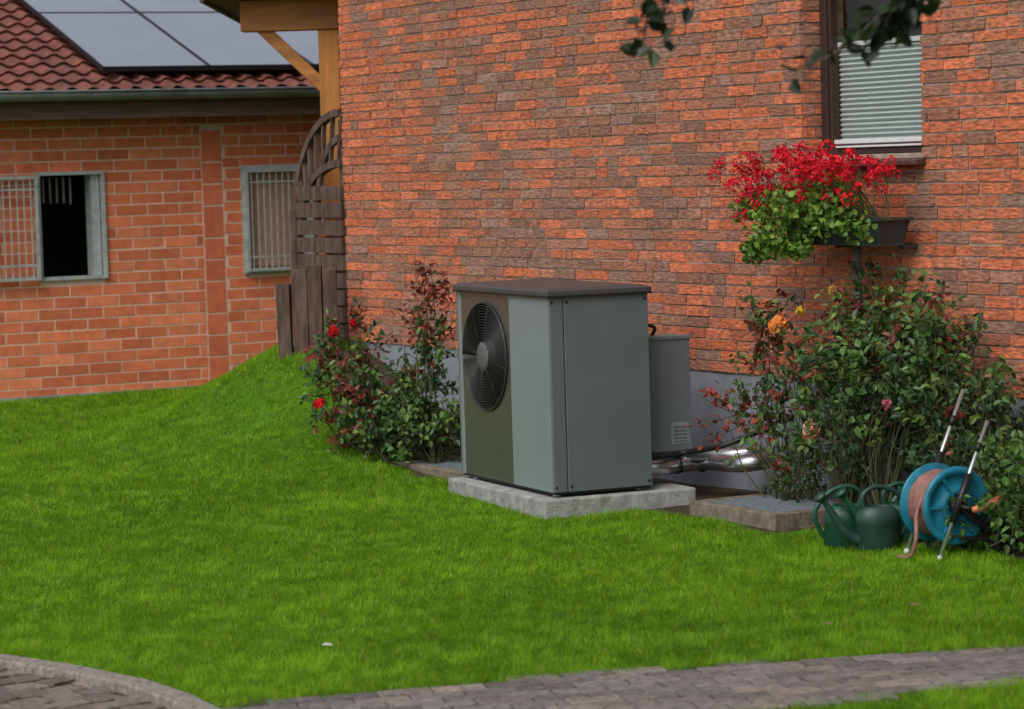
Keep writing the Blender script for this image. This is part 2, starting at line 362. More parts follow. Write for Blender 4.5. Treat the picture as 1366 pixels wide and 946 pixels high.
while z<.27: g.box((.66,-.008,z),(1.12,.006,z+.007)); z+=.02
g.done('basement_grille',pmat('grille_zinc',(.45,.47,.48),.5,var=.1),H)
# ------------------------------------------------------------ light wells
def lightwell(t0,t1,d0,d1,h,name='light_well'):
    e=empty(name,(W0[0],W0[1],0),WANG); mb=MB(); w=.07
    mb.box((t0,-d1,-.1),(t1,-d1+w,h)); mb.box((t0,-d1+w,-.1),(t0+w,-d0,h)); mb.box((t1-w,-d1+w,-.1),(t1,-d0,h)); mb.done('concrete_frame',M['concd'],e,bevel=.006)
    g=MB(); x=t0+w
    while x<t1-w: g.box((x,-d1+w,h-.02),(x+.004,-d0,h-.004)); x+=.03
    y=-d1+w
    while y<-d0: g.box((t0+w,y,h-.018),(t1-w,y+.003,h-.002)); y+=.03
    g.done('steel_grate',M['grate'],e); box('shaft',(t0+w,-d1+w,-.08),(t1-w,-d0,h-.06),M['concd'],e); return e
lightwell(.98,1.76,.03,.82,.08); lightwell(-2.2,-1.15,.03,.9,.05)
# ------------------------------------------------------------ concrete plinth and heat pump
UA=math.radians(24)
SL=empty('concrete_plinth',(.15,14.76,0),UA)
box('slab',(0,0,-.1),(.92,1.34,.092),M['conc'],SL,bevel=.012)
P=empty('heat_pump',(.205,14.82,0),UA); zb=.12; zt=1.175; W=.593; D=1.27
cm=M['casing']
box('side_strip',(.0,0,zb),(.083,.02,zt),cm,P,bevel=.006)
box('side_panel',(.087,.0,zb),(W,.02,zt),cm,P,bevel=.004)
box('back_panel',(W-.02,.0205,zb),(W,D,zt),cm,P,bevel=.004)
box('far_panel',(.0,D-.02,zb),(W-.021,D,zt),cm,P,bevel=.004)
box('front_panel',(.0,.021,zb),(.02,.532,zt),M['casing_lit'],P,bevel=.003)
box('front_edge',(.0,1.212,zb),(.02,D-.021,zt),M['casing_lit'],P,bevel=.003)
box('core',(.16,.03,zb+.01),(W-.03,D-.03,zt-.01),M['dark'],P)
box('base_tray',(.01,.01,zb-.012),(W-.01,D-.01,zb+.008),M['black'],P)
cy,cz,fr=.873,.815,.303; y0,y1,z0,z1=.536,1.208,zb+.002,zt-.002
V=[];F=[];n=96
for k in range(n):
    a=2*math.pi*k/n; dy,dz=math.cos(a),math.sin(a)
    tt=min(((y1-cy) if dy>0 else (cy-y0))/max(abs(dy),1e-6),((z1-cz) if dz>0 else (cz-z0))/max(abs(dz),1e-6))
    V.append((.004,cy+dy*fr,cz+dz*fr)); V.append((.004,cy+dy*tt,cz+dz*tt)); V.append((.16,cy+dy*fr,cz+dz*fr))
for k in range(n):
    k2=(k+1)%n; F.append((3*k,3*k+1,3*k2+1,3*k2))
for (yy,z_) in ((y1,z1),(y0,z1),(y0,z0),(y1,z0)):
    V.append((.004,yy,z_)); ci=len(V)-1
    best=sorted(range(n),key=lambda k:(V[3*k+1][1]-yy)**2+(V[3*k+1][2]-z_)**2)[:2]
    a_,b2=best; 
    F.append((3*a_+1,ci,3*b2+1))
mesh('fan_panel',V,F,M['brushed'],P)
mesh('fan_shroud',V,[(3*k,3*((k+1)%n),3*((k+1)%n)+2,3*k+2) for k in range(n)],M['black'],P)
V=[];F=[]
for b5 in range(5):
    a0=b5*2*math.pi/5
    for i in range(7):
        rr=.06+.225*i/6
        for s_ in (0,1):
            a=a0+.25*i/6+(0 if s_==0 else .75); V.append((.12 if s_ else .085,cy+rr*math.cos(a),cz+rr*math.sin(a)))
    base=b5*14
    for i in range(6): F.append((base+2*i,base+2*i+1,base+2*i+3,base+2*i+2))
mesh('fan_blades',V,F,pmat('fan_blade',(.008,.008,.009),.8,spec=.2),P,smooth=True)
V=[];F=[]
rings=15
for i in range(rings):
    rr=.085+(fr-.085)*(i/(rings-1)); pts=[(-.006-.012*(1-((rr-.085)/(fr-.085))**2),cy+rr*math.cos(2*math.pi*k/48),cz+rr*math.sin(2*math.pi*k/48)) for k in range(49)]
    tubegeo(pts,.0026 if i<rings-1 else .006,5,V,F)
for k in range(8):
    a=k*math.pi/4+.2; tubegeo([(-.018,cy+.08*math.cos(a),cz+.08*math.sin(a)),(-.004,cy+fr*math.cos(a),cz+fr*math.sin(a))],.003,5,V,F)
mesh('fan_grille',V,F,M['wire'],P,smooth=True)
lathe('fan_hub',[(0,-.026),(.05,-.025),(.082,-.018),(.088,-.008),(.088,.03)],M['hub'],P,axis='x',loc=(0,cy,cz))
def lidring(ins,z): return [(-.018+ins,-.018+ins,z),(W+.018-ins,-.018+ins,z),(W+.018-ins,D+.018-ins,z),(-.018+ins,D+.018-ins,z)]
V=lidring(0,zt+.002)+lidring(0,zt+.032)+lidring(.035,zt+.044)+lidring(.12,zt+.05)
F=[(3,2,1,0)]+[(4*l+k,4*l+(k+1)%4,4*l+4+(k+1)%4,4*l+4+k) for l in range(3) for k in range(4)]+[(12,13,14,15)]
mesh('lid',V,F,M['cap'],P,bevel=.006)
mb=MB(); mb.box((-.019,-.019,zt-.004),(W+.019,D+.019,zt+.003)); mb.done('lid_seal',M['black'],P)
for (sx,sz) in ((.105,zb+.03),(W-.02,zb+.03),(.105,zt-.03),(W-.02,zt-.03),(.015,zb+.03),(.015,zt-.03)):
    lathe('screw',[(0,-.004),(.007,-.004),(.009,0)],M['frame_dk'],P,seg=10,axis='y',loc=(sx,0,sz))
for (fx_,fy_) in ((.05,.07),(.54,.07),(.05,1.15),(.54,1.15)):
    lathe('foot',[(.0,.092),(.026,.092),(.026,.107),(.012,.108),(.012,.125)],M['alu'],P,seg=14,loc=(fx_,fy_,0))
cb=P; BX1=W+.365
box('control_box',(W+.004,.22,.27),(BX1,.44,.90),M['box'],cb,bevel=.004)
box('control_box_lid',(W+.002,.212,.895),(BX1+.01,.45,.915),M['box'],cb,bevel=.003)
box('control_box_label',(BX1-.13,.2165,.31),(BX1-.02,.2195,.43),pmat('label_grey',(.24,.27,.27),.5),cb,bevel=.002)
mb=MB()
for i in range(5): mb.box((BX1-.115,.212,.325+i*.02),(BX1-.035,.2162,.331+i*.02))
mb.done('label_ribs',M['box'],cb)
tube('power_cable',smoothpath([(W+.14,.36,.90),(W+.14,.34,.98),(W+.07,.31,1.01),(W+.005,.29,.98)]),.019,M['black'],cb)
tube('power_cable',smoothpath([(W+.19,.36,.90),(W+.20,.32,.955),(W+.13,.30,.98),(W+.01,.28,.99)]),.010,M['black'],cb)
PI=empty('insulated_pipes')
def up_(x,y,z):
    return Vector((.205+x*math.cos(UA)-y*math.sin(UA),14.82+x*math.sin(UA)+y*math.cos(UA),z))
tube('foil_pipe',smoothpath([up_(W-.02,.26,.195),up_(W+.18,.22,.19),up_(W+.42,.22,.20),wp(.80,.34,.225),wp(.87,.12,.25),wp(.87,-.02,.26)]),.047,M['foil'],PI,seg=16)
tube('foil_pipe',smoothpath([up_(W-.02,.48,.22),up_(W+.2,.46,.22),wp(.58,.25,.25),wp(.66,.1,.265),wp(.66,-.02,.27)]),.04,M['foil'],PI,seg=14)
for (x_,k) in ((.06,.22),(.26,.22),(.42,.22)):
    tube('pipe_clamp',[up_(W+x_,k+.01,.192),up_(W+x_+.022,k+.01,.192)],.0505,M['frame_dk'],PI,seg=16)
tube('black_hose',smoothpath([up_(W+.02,.13,.30),up_(W+.12,.15,.262),up_(W+.30,.18,.265),wp(.66,.36,.32),wp(.77,.1,.42),wp(.79,-.02,.46)]),.016,M['black'],PI)
# ------------------------------------------------------------ outbuilding
G=empty('brick_outbuilding',(G0[0],G0[1],0),GA)
w1=(.40,.975,1.04,1.93); w2=(2.30,2.86,1.05,1.93)
def gcol(x,z):
    k=R.uniform(.85,1.12); c=R.choice([(.68,.19,.09),(.62,.17,.08),(.70,.215,.105),(.58,.155,.07)])
    return tuple(q*k for q in c)
mb=MB(); lay(mb,-5,6,0,2.42,.097,.29,.015,[w1,w2,(1.88,2.09,-.1,2.3)],gcol,dep=.03,j=.0015,wild=False,proud=.002)
z=0.0;i=0
while z<2.2:
    hh=.19 if i%3 else .285
    k=R.uniform(.9,1.1); mb.box((1.896,-.002,z+.009),(2.074,.03,z+hh-.009),tuple(q*k for q in(.60,.16,.08)),.001); z+=hh;i+=1
mb.done('wall_bricks',M['block'],G)
mb=MB(); 
for (x0,x1,z0_,z1_) in [(-5,w1[0],0,2.6),(w1[0],w1[1],0,w1[2]),(w1[0],w1[1],w1[3],2.6),(w1[1],w2[0],0,2.6),(w2[0],w2[1],0,w2[2]),(w2[0],w2[1],w2[3],2.6),(w2[1],6,0,2.6)]:
    mb.box((x0,.004,z0_-.1 if z0_==0 else z0_),(x1,.25,z1_))
mb.box((-5,.25,-.1),(-4.75,6,2.6)); mb.box((5.75,.25,-.1),(6,6,2.6)); mb.box((-4.75,5.75,-.1),(5.75,6,2.6))
mb.done('mortar_core',M['mortar2'],G)
box('base_strip',(-5,-.02,-.1),(6,.003,.035),M['conc'],G)
box('room_dark',(-4.7,1.2,.2),(5.7,1.25,2.5),M['dark'],G)
def frame(mb,x0,x1,z0,z1,y0,y1,w):
    mb.box((x0,y0,z0),(x0+w,y1,z1)); mb.box((x1-w,y0,z0),(x1,y1,z1)); mb.box((x0+w,y0,z0),(x1-w,y1,z0+w)); mb.box((x0+w,y0,z1-w),(x1-w,y1,z1))
mb=MB(); frame(mb,w1[0]-.01,w1[1]+.02,w1[2]-.02,w1[3]+.02,-.03,.05,.03); 
mb.box((w1[1]-.09,.02,w1[2]+.01),(w1[1]-.02,.2,w1[3]-.01)); mb.done('window_frame',M['zinc'],G)
mb=MB()
for i in range(6): mb.box((w1[0]+.06+i*.06,.25,1.70-R.uniform(0,.05)),(w1[0]+.078+i*.06,.26,1.9))
mb.done('strips',pmat('pale_strip',(.20,.22,.22),.6),G)
def grille(x0,x1,z0,z1,y,nm):
    mb=MB(); frame(mb,x0,x1,z0,z1,y-.02,y+.02,.025)
    n=9
    for i in range(n):
        x=x0+.03+(x1-x0-.06)*(i+.5)/n; mb.box((x-.005,y-.006,z0+.02),(x+.005,y+.006,z1-.02))
    mb.box((x0+.02,y-.009,z0+.12),(x1-.02,y-.006,z0+.135)); mb.box((x0+.02,y-.009,z1-.12),(x1-.02,y-.006,z1-.105))
    mb.done(nm,M['zinc'],G)
grille(-.22,.385,1.03,1.92,-.06,'window_guard'); grille(2.27,2.86,1.02,1.92,-.05,'window_guard')
box('pane',(2.31,.02,1.06),(2.855,.03,1.925),M['curtain'],G)
mb=MB(); frame(mb,2.25,2.89,1.0,1.96,-.028,-.0035,.045); mb.box((2.862,-.075,1.0),(2.90,-.029,1.96)); mb.done('window_frame',M['zinc'],G)
box('soffit',(-5.3,-.34,2.40),(6.3,.003,2.44),M['fascia'],G); box('fascia',(-5.3,-.37,2.39),(6.3,-.341,2.56),M['fascia'],G)
V=[];F=[];pr=[(-.49,2.62)]+[(-.435+.06*math.cos(a),2.60+.062*math.sin(a)) for a in np.linspace(math.pi,2*math.pi,9)]+[(-.372,2.62)]
for x in (-5.4,6.4):
    for (y,z) in pr: V.append((x,y,z))
k=len(pr); F=[(i,i+1,k+i+1,k+i) for i in range(k-1)]
o=mesh('gutter',V,F,M['gutter'],G,smooth=True); sm=o.modifiers.new('s','SOLIDIFY'); sm.thickness=.006
tube('gutter_rim',[(-5.4,-.497,2.62),(6.4,-.497,2.62)],.011,M['gutter'],G)
PT=math.radians(17); ct,st_=math.cos(PT),math.sin(PT)
TP=.19; TR=.29
xs=np.arange(-5.4,6.4,.027); rows=23; V=[];cols=len(xs)
def rp(x,s,h): return (x,-.40+s*ct-h*st_,2.60+s*st_+h*ct)
for r_ in range(rows):
    for e_ in (0,1):
        s=r_*TR+(0 if e_==0 else TR+.015)
        for x in xs:
            ph=(x%TP)/TP; hh=.018*math.sin(2*math.pi*ph)+(.010 if ph<.12 else 0)
            V.append(rp(x,s,(.040 if e_==0 else .012)+hh))
F=[]
for r_ in range(rows*2-1):
    for i in range(cols-1):
        a=r_*cols+i; F.append((a,a+1,a+1+cols,a+cols))
npmesh('roof_tiles',V,F,M['roof'],parent=G)
L_=rows*TR
mesh('roof_deck',[rp(-5.4,0,0),rp(6.4,0,0),rp(6.4,L_,0),rp(-5.4,L_,0),(-5.4,12.2,2.6),(6.4,12.2,2.6)],[(0,1,2,3),(3,2,5,4)],M['roof'],G)
def pbox(mb,x0,x1,s0,s1,h0,h1):
    n=len(mb.v); 
    for (x,s,h) in [(x0,s0,h0),(x1,s0,h0),(x1,s1,h0),(x0,s1,h0),(x0,s0,h1),(x1,s0,h1),(x1,s1,h1),(x0,s1,h1)]:
        mb.v.append(list(rp(x,s,h))); mb.c.append((1,1,1))
    mb.f+=[tuple(n+i for i in q) for q in BF]
pg=MB();pf=MB(); cw=.97;rl=2.0
for r_ in range(3):
    for c_ in range(5):
        x0=1.0+c_*cw; s0=.36+r_*rl
        pbox(pg,x0+.014,x0+cw-.024,s0+.014,s0+rl-.024,.10,.135)
        for q in ((x0,x0+.014,s0,s0+rl-.01),(x0+cw-.024,x0+cw-.01,s0,s0+rl-.01),(x0+.014,x0+cw-.024,s0,s0+.014),(x0+.014,x0+cw-.024,s0+rl-.024,s0+rl-.01)): pbox(pf,*q,.095,.139)
pg.done('solar_panels',M['panel'],G); pf.done('solar_frames',M['frame_dk'],G)
# ------------------------------------------------------------ pergola
PG=empty('timber_pergola',(0,.5,0)); 
mb=MB(); mb.box((-1.355,19.99,.3),(-1.205,20.14,2.92)); mb.done('post',M['wood_or'],PG,bevel=.006)
mb=MB(); mb.box((-1.92,19.97,2.925),(-1.14,20.15,3.15)); mb.beam((-1.29,20.06,2.47),(-1.77,20.06,2.95),.09,.10,up=(0,1,0)); mb.box((-1.20,20.2,2.93),(-1.10,23.0,3.12)); mb.done('beams',M['wood_orh'],PG,bevel=.006)
mb=MB(); mb.box((-2.15,19.7,3.155),(-.95,23.0,3.2)); mb.box((-2.18,19.65,3.13),(-2.15,23.0,3.25)); mb.done('roof_boards',M['fascia'],PG)
# ------------------------------------------------------------ arched fence
FA=math.atan2(.864,-.503)
FE=empty('arched_wooden_fence',(-1.185,19.84,0),FA)
mb=MB(); LN=.78
z=.55
while z<1.80:
    u1=LN*math.sqrt(max(0,1-((z-1.5)/.42)**2)) if z>1.5 else LN
    if u1>.1: mb.box((0,-.012+R.uniform(-.006,.006),z),(u1,.012,z+.105),(1,1,1),.004)
    z+=.125
mb.box((0,-.035,.4),(.05,-.019,2.25)); mb.box((LN-.06,-.04,.4),(LN+.02,.03,1.60))
def arc(a,b,z0,w,n=18):
    pr_=None
    for k in range(n+1):
        an=math.pi/2*k/n; p=(a*math.cos(an),-.02,z0+b*math.sin(an))
        if pr_: mb.beam(pr_,p,.05,w,up=(0,1,0))
        pr_=p
arc(LN,.80,1.5,.05); arc(LN*.88,.44,1.5,.05); arc(LN*.55,.62,1.5,.03)
for k in range(8):
    an=math.pi/2*(k+.5)/8; mb.beam((LN*.85*math.cos(an),-.02,1.5+.42*math.sin(an)),(LN*.98*math.cos(an+.12),-.02,1.5+.78*math.sin(an+.12)),.022,.03,up=(0,1,0))
mb.done('fence_panel',M['wood_dk'],FE)
PK=empty('wooden_palisade'); mb=MB()
for (x0,x1,zt_) in ((-1.64,-1.545,1.10),(-1.53,-1.42,1.20),(-1.415,-1.32,1.23),(-1.315,-1.22,1.20)):
    mb.box((x0,19.45,.3),(x1,19.53+R.uniform(0,.03),zt_),(1,1,1),.008)
mb.done('planks',M['wood_dk'],PK,bevel=.005)
# ------------------------------------------------------------ plants
def unit(v): return v/np.maximum(np.linalg.norm(v,axis=-1,keepdims=True),1e-9)
def leafmesh(name,P,Dr,Nm,Sz,C,mat,parent,wr=.55,fold=.25,droop=.15):
    P=np.array(P,float);Dr=unit(np.array(Dr,float));Nm=np.array(Nm,float);Sz=np.array(Sz,float)[:,None];C=np.array(C,float)
    Nm=unit(Nm-Dr*(Nm*Dr).sum(1,keepdims=True)); Sd=np.cross(Dr,Nm)
    w=Sz*wr/2; 
    v=[P, P+Dr*Sz*.3+Sd*w*.95+Nm*w*fold, P+Dr*Sz*.7+Sd*w*.75+Nm*(w*fold-Sz*droop*.4), P+Dr*Sz-Nm*Sz*droop, P+Dr*Sz*.7-Sd*w*.75+Nm*(w*fold-Sz*droop*.4), P+Dr*Sz*.3-Sd*w*.95+Nm*w*fold]
    V=np.stack(v,1).reshape(-1,3); n=len(P); b=np.arange(n)[:,None]*6
    F=np.concatenate([b+np.array([0,1,2,3]),b+np.array([0,3,4,5])])
    Cc=np.repeat(C[:,None,:],6,1).reshape(-1,3)
    return npmesh(name,V,F,mat,Cc,parent)
def rv3(s=1): return np.array([R.gauss(0,s),R.gauss(0,s),R.gauss(0,s)])
def rose_flower(acc,c,r,col,n=30):
    for i in range(n):
        d=unit(rv3()+np.array([0,-.5,.5])); nn=d; t=unit(np.cross(d,rv3())); q=R.uniform(.35,1)
        acc[0].append(c+d*r*q*.6-t*r*.4); acc[1].append(t+d*.3); acc[2].append(nn); acc[3].append(r*R.uniform(.6,.95)); k=R.uniform(.6,1.2)
        acc[4].append(np.array(col)*k)
def bush(name,bases,lobes,red=.1,flowers=(),leaf=(.034,.058),cols=((.055,.11,.03),(.09,.18,.04),(.04,.085,.033),(.14,.21,.045))):
    e=empty(name); SV=[];SF=[]; A=[[],[],[],[],[]]
    for (c,r,ntw,rd) in lobes:
        c=np.array(c);r=np.array(r); ntw=int(ntw*1.3)
        for i in range(ntw):
            d=unit(rv3()); p=c+d*r*(R.random()**.45)*R.uniform(.9,1.15)
            if p[2]<float(hgt(p[0],p[1]))+.02: p[2]=float(hgt(p[0],p[1]))+.04
            if walldist(p[0],p[1])<.06: 
                p[:2]=p[:2]+WN*(.08-walldist(p[0],p[1]))
            td=unit((p-c)/r*.6+rv3(.5)+np.array([0,0,.5])); ln=R.uniform(.08,.2)
            if i%4==0:
                bs=np.array(R.choice(bases)); mid=bs*.45+c*.25+p*.3+rv3(.05); 
                mid[2]=bs[2]*.5+p[2]*.5
                tubegeo(smoothpath([bs,mid,p],5),[.006-.004*k/10 for k in range(11)],5,SV,SF)
            tubegeo([Vector(p-td*.05),Vector(p+td*ln)],.0022,4,SV,SF)
            isred=R.random()<rd; base=np.array((.22,.045,.03)) if isred else np.array(R.choice(cols))
            base=base*R.uniform(.7,1.35)
            for k in range(R.randint(8,13)):
                f=R.random(); q=p+td*ln*f+rv3(.018); dd=unit(td*.3+rv3(1)+np.array([0,0,-.1])); nn=unit(np.array([0,-.35,1])+rv3(.45))
                A[0].append(q);A[1].append(dd);A[2].append(nn);A[3].append(R.uniform(*leaf));A[4].append(base*R.uniform(.8,1.25))
    leafmesh('leaves',*A,M['leaf'],e,wr=.66)
    mesh('stems',SV,SF,M['stem'],e,smooth=True)
    if flowers:
        B=[[],[],[],[],[]]
        for (c,r,col) in flowers: rose_flower(B,np.array(c),r,col)
        leafmesh('roses',*B,M['petal'],e,wr=1.0,fold=.5,droop=-.15)
    return e
RED=(.68,.012,.02);ORA=(.85,.30,.06);YEL=(.8,.55,.04);PEA=(.8,.36,.2)
def w3(t,d,z): return tuple(wp(t,d,z))
bush('rose_bush',[w3(1.75,.35,0),w3(1.95,.3,0),w3(2.1,.4,0),w3(1.6,.3,0)],
 [(w3(1.85,.30,.86),(.24,.2,.28),75,.06),(w3(2.0,.35,.55),(.26,.22,.3),70,.03),(w3(1.62,.40,.60),(.16,.18,.32),34,.12),(w3(2.25,.32,.82),(.2,.2,.25),55,.05),(w3(1.75,.2,1.12),(.12,.1,.16),14,.2),(w3(2.1,.2,1.1),(.15,.1,.12),14,.1)],
 flowers=[(w3(1.55,.62,1.02),.058,ORA),(w3(1.85,.65,.5),.055,PEA),(w3(1.72,.4,1.2),.025,YEL),(w3(1.7,.5,.5),.022,(.35,.03,.03)),(w3(1.58,.5,1.09),.028,YEL)])
bush('rose_bush',[w3(1.30,.35,0),w3(1.42,.3,0),w3(1.2,.4,0)],
 [(w3(1.12,.42,.86),(.08,.1,.28),20,.3),(w3(1.30,.35,.62),(.13,.13,.32),26,.2),(w3(1.08,.5,.50),(.12,.14,.14),16,.35),(w3(1.35,.35,.22),(.18,.2,.16),20,.05),(w3(1.0,.55,.57),(.05,.08,.10),4,.9)],leaf=(.032,.052))
bush('rose_bush',[w3(2.6,.35,0),w3(2.75,.3,0)],
 [(w3(2.55,.30,.62),(.22,.16,.36),75,.08),(w3(2.85,.3,.45),(.22,.2,.35),70,.05),(w3(2.4,.3,.95),(.16,.1,.16),18,.4)],flowers=[(w3(2.35,.55,.66),.03,(.55,.14,.16))],leaf=(.034,.055))
bush('garden_shrub',[w3(3.2,.5,0)],[(w3(3.15,.5,.15),(.3,.22,.16),60,0),(w3(3.6,.45,.35),(.4,.3,.35),70,0)],cols=((.06,.13,.025),(.08,.17,.03)))
def L3(x,y,z): return (x,y,float(hgt(x,y))+z)
bush('rose_bush',[L3(-.95,17.5,0),L3(-.8,17.3,0),L3(-1.1,17.7,0)],
 [(L3(-.98,17.55,.33),(.3,.22,.26),80,.35),(L3(-1.18,17.7,.5),(.12,.15,.26),26,.3),(L3(-.72,17.35,.2),(.28,.2,.14),60,.05),(L3(-.95,17.6,.65),(.12,.12,.18),10,.5)],
 flowers=[(L3(-1.13,17.6,.76),.045,RED),(L3(-1.22,17.4,.34),.045,RED),(L3(-1.0,17.5,.84),.028,RED)],leaf=(.034,.056))
bush('rose_bush',[L3(-.55,17.3,0),L3(-.5,17.2,0),L3(-.62,17.4,0)],
 [(L3(-.52,17.35,.25),(.22,.2,.2),60,.02),(L3(-.50,17.4,.62),(.09,.1,.28),26,.1),(L3(-.50,17.4,1.02),(.09,.09,.2),18,.95),(L3(-.7,17.5,.4),(.12,.1,.15),18,.2)],leaf=(.034,.056))
# ------------------------------------------------------------ geranium window box
GB=empty('geranium_window_box',(W0[0],W0[1],0),WANG)
q0,q1=1.17,1.98
V=[(q0+.03,-.11,1.42),(q1-.03,-.11,1.42),(q1-.03,-.27,1.42),(q0+.03,-.27,1.42),(q0,-.08,1.56),(q1,-.08,1.56),(q1,-.30,1.56),(q0,-.30,1.56)]
mesh('planter',V,[(3,2,1,0)[::-1],(4,5,6,7),(0,1,5,4),(1,2,6,5),(2,3,7,6),(3,0,4,7)],M['planter'],GB,bevel=.008)
mb=MB(); mb.box((q0-.01,-.31,1.545),(q1+.01,-.07,1.562)); mb.box((1.35,-.1,1.40),(1.38,0,1.42)); mb.box((1.9,-.1,1.40),(1.93,0,1.42)); mb.done('planter_rim',M['planter'],GB,bevel=.004)
tube('support_pole',[(1.60,-.14,-.02),(1.60,-.14,1.43)],.02,M['pole'],GB); tube('pole_collar',[(1.60,-.14,1.05),(1.60,-.14,1.13)],.027,M['pole'],GB)
A=[[],[],[],[],[]]
lob=[(R.uniform(1.0,1.98),R.uniform(.12,.5),R.uniform(1.50,1.72),R.uniform(.06,.13)) for _ in range(26)]+[(R.uniform(1.05,1.6),R.uniform(.35,.5),R.uniform(1.38,1.48),R.uniform(.05,.09)) for _ in range(9)]
for i in range(2300):
    L0=R.choice(lob); d=unit(rv3())*L0[3]*R.random()**.4
    q=np.array([L0[0]+d[0]*1.2,-min(.6,max(.05,L0[1]+d[1])),L0[2]+d[2]]); dd=unit(rv3()+np.array([0,-.4,.1])); nn=unit(d/L0[3]+np.array([0,-.4,.5])+rv3(.3))
    A[0].append(q);A[1].append(dd);A[2].append(nn);A[3].append(R.uniform(.022,.042)); base=np.array(R.choice([(.13,.26,.04),(.19,.34,.05),(.09,.18,.03),(.26,.40,.06)])); A[4].append(base*R.uniform(.7,1.15))
leafmesh('foliage',*A,M['leaf'],GB,wr=1.05,fold=.3,droop=.1)
A=[[],[],[],[],[]];SV=[];SF=[]
for i in range(150):
    u=R.random(); t=.84+1.18*(u**.95); d=R.uniform(.15,.57)
    top=1.82+.12*math.sin((t-.82)*2.6)+R.uniform(-.03,.03)
    lo=1.46+.08*(t-.8) if t<1.25 else (1.61 if t<1.7 else 1.67)
    z=lo+(top-lo)*R.random()**.75-.1*max(0,d-.4)
    c=np.array([t,-d,z]); tubegeo([Vector((t+.02,-.25,1.55)),Vector((t,-(d*.7+.05),z-.08)),Vector(c)],.002,4,SV,SF)
    rr=R.uniform(.020,.044); kf=R.uniform(.75,1.15)
    for k in range(int(24*(rr/.035)**1.5)+7):
        dn=unit(rv3()+np.array([0,-.2,.3])); p=c+dn*rr*np.array([1,1,.75])*R.uniform(.7,1.15)
        A[0].append(p);A[1].append(unit(np.cross(dn,rv3()))+dn*.2);A[2].append(dn+rv3(.2));A[3].append(R.uniform(.013,.022)); kk=R.uniform(.6,1.2)*kf
        A[4].append(np.array((.80,.008,.03))*kk)
leafmesh('flowers',*A,M['petal'],GB,wr=.9,fold=.2,droop=.1)
mesh('flower_stems',SV,SF,M['stem'],GB)
# ------------------------------------------------------------ foreground tree
T=empty('deciduous_tree'); SV=[];SF=[];A=[[],[],[],[],[]]
tubegeo(smoothpath([(3.5,8.3,-.1),(3.45,8.3,1.2),(3.5,8.25,2.6),(3.4,8.3,4.2),(3.45,8.35,6.0)]),[.17-.13*k/32 for k in range(33)],12,SV,SF)
def leaves_along(pts,n,dens,size=(.045,.07)):
    for i in range(n):
        p=np.array(R.choice(pts))+rv3(dens); dd=unit(rv3()+np.array([0,0,-.8])); nn=unit(rv3()+np.array([0,-.8,.3]))
        A[0].append(p);A[1].append(dd);A[2].append(nn);A[3].append(R.uniform(*size));A[4].append(np.array(R.choice([(.02,.035,.012),(.03,.055,.018),(.015,.026,.012)]))*R.uniform(.7,1.2))
limbs=[[(3.45,8.3,2.9),(2.6,8.2,3.1),(1.6,8.1,2.95),(.8,8.0,2.8),(.3,8.0,2.75)],[(3.45,8.3,3.4),(2.9,7.6,3.9),(2.2,7.0,4.2)],[(3.45,8.3,3.8),(4.2,8.9,4.4),(4.9,9.3,4.7)],[(3.42,8.3,4.4),(2.8,9.0,5.0),(2.3,9.6,5.3)],[(3.45,8.3,3.2),(4.1,7.5,3.7),(4.6,6.9,4.0)]]
for li,l in enumerate(limbs):
    sp=smoothpath(l,8); tubegeo(sp,[.06-.05*k/(len(sp)-1) for k in range(len(sp))],7,SV,SF)
    leaves_along([tuple(q) for q in sp[len(sp)//3:] if li or q.z>2.7],350 if li else 160,.22 if li else .06)
    if li:
        for k in range(6):
            q=sp[R.randint(len(sp)//3,len(sp)-1)]; e2=q+Vector((R.uniform(-.6,.6),R.uniform(-.6,.6),R.uniform(-.1,.5))); tubegeo([q,e2],[.015,.004],5,SV,SF); leaves_along([tuple(e2),tuple((q+e2)/2)],130,.14)
tw=[[(.48,8.0,2.78),(.46,8.0,2.5),(.42,8.0,2.32),(.40,8.0,2.20)],[(.49,8.0,2.78),(.47,8.0,2.45),(.46,8.0,2.28)],
    [(1.45,8.1,2.95),(1.25,8.05,2.55),(1.16,8.0,2.38),(1.06,8.0,2.26),(.94,8.0,2.17),(.82,8.0,2.13)],
    [(1.3,8.05,2.6),(1.16,8.0,2.36),(1.08,8.0,2.22)],[(1.5,8.1,2.9),(1.28,8.0,2.5),(1.14,8.0,2.28)]]
for i,l in enumerate(tw):
    sp=smoothpath(l,6); tubegeo(sp,[.008-.005*k/(len(sp)-1) for k in range(len(sp))],5,SV,SF)
    low=[tuple(q) for q in sp if q.z<2.45]
    leaves_along(low,[20,18,38,55,55][i],.028,(.045,.07))
leafmesh('leaves',*A,M['leaf'],T,wr=.7); mesh('trunk_and_limbs',SV,SF,M['bark'],T,smooth=True)
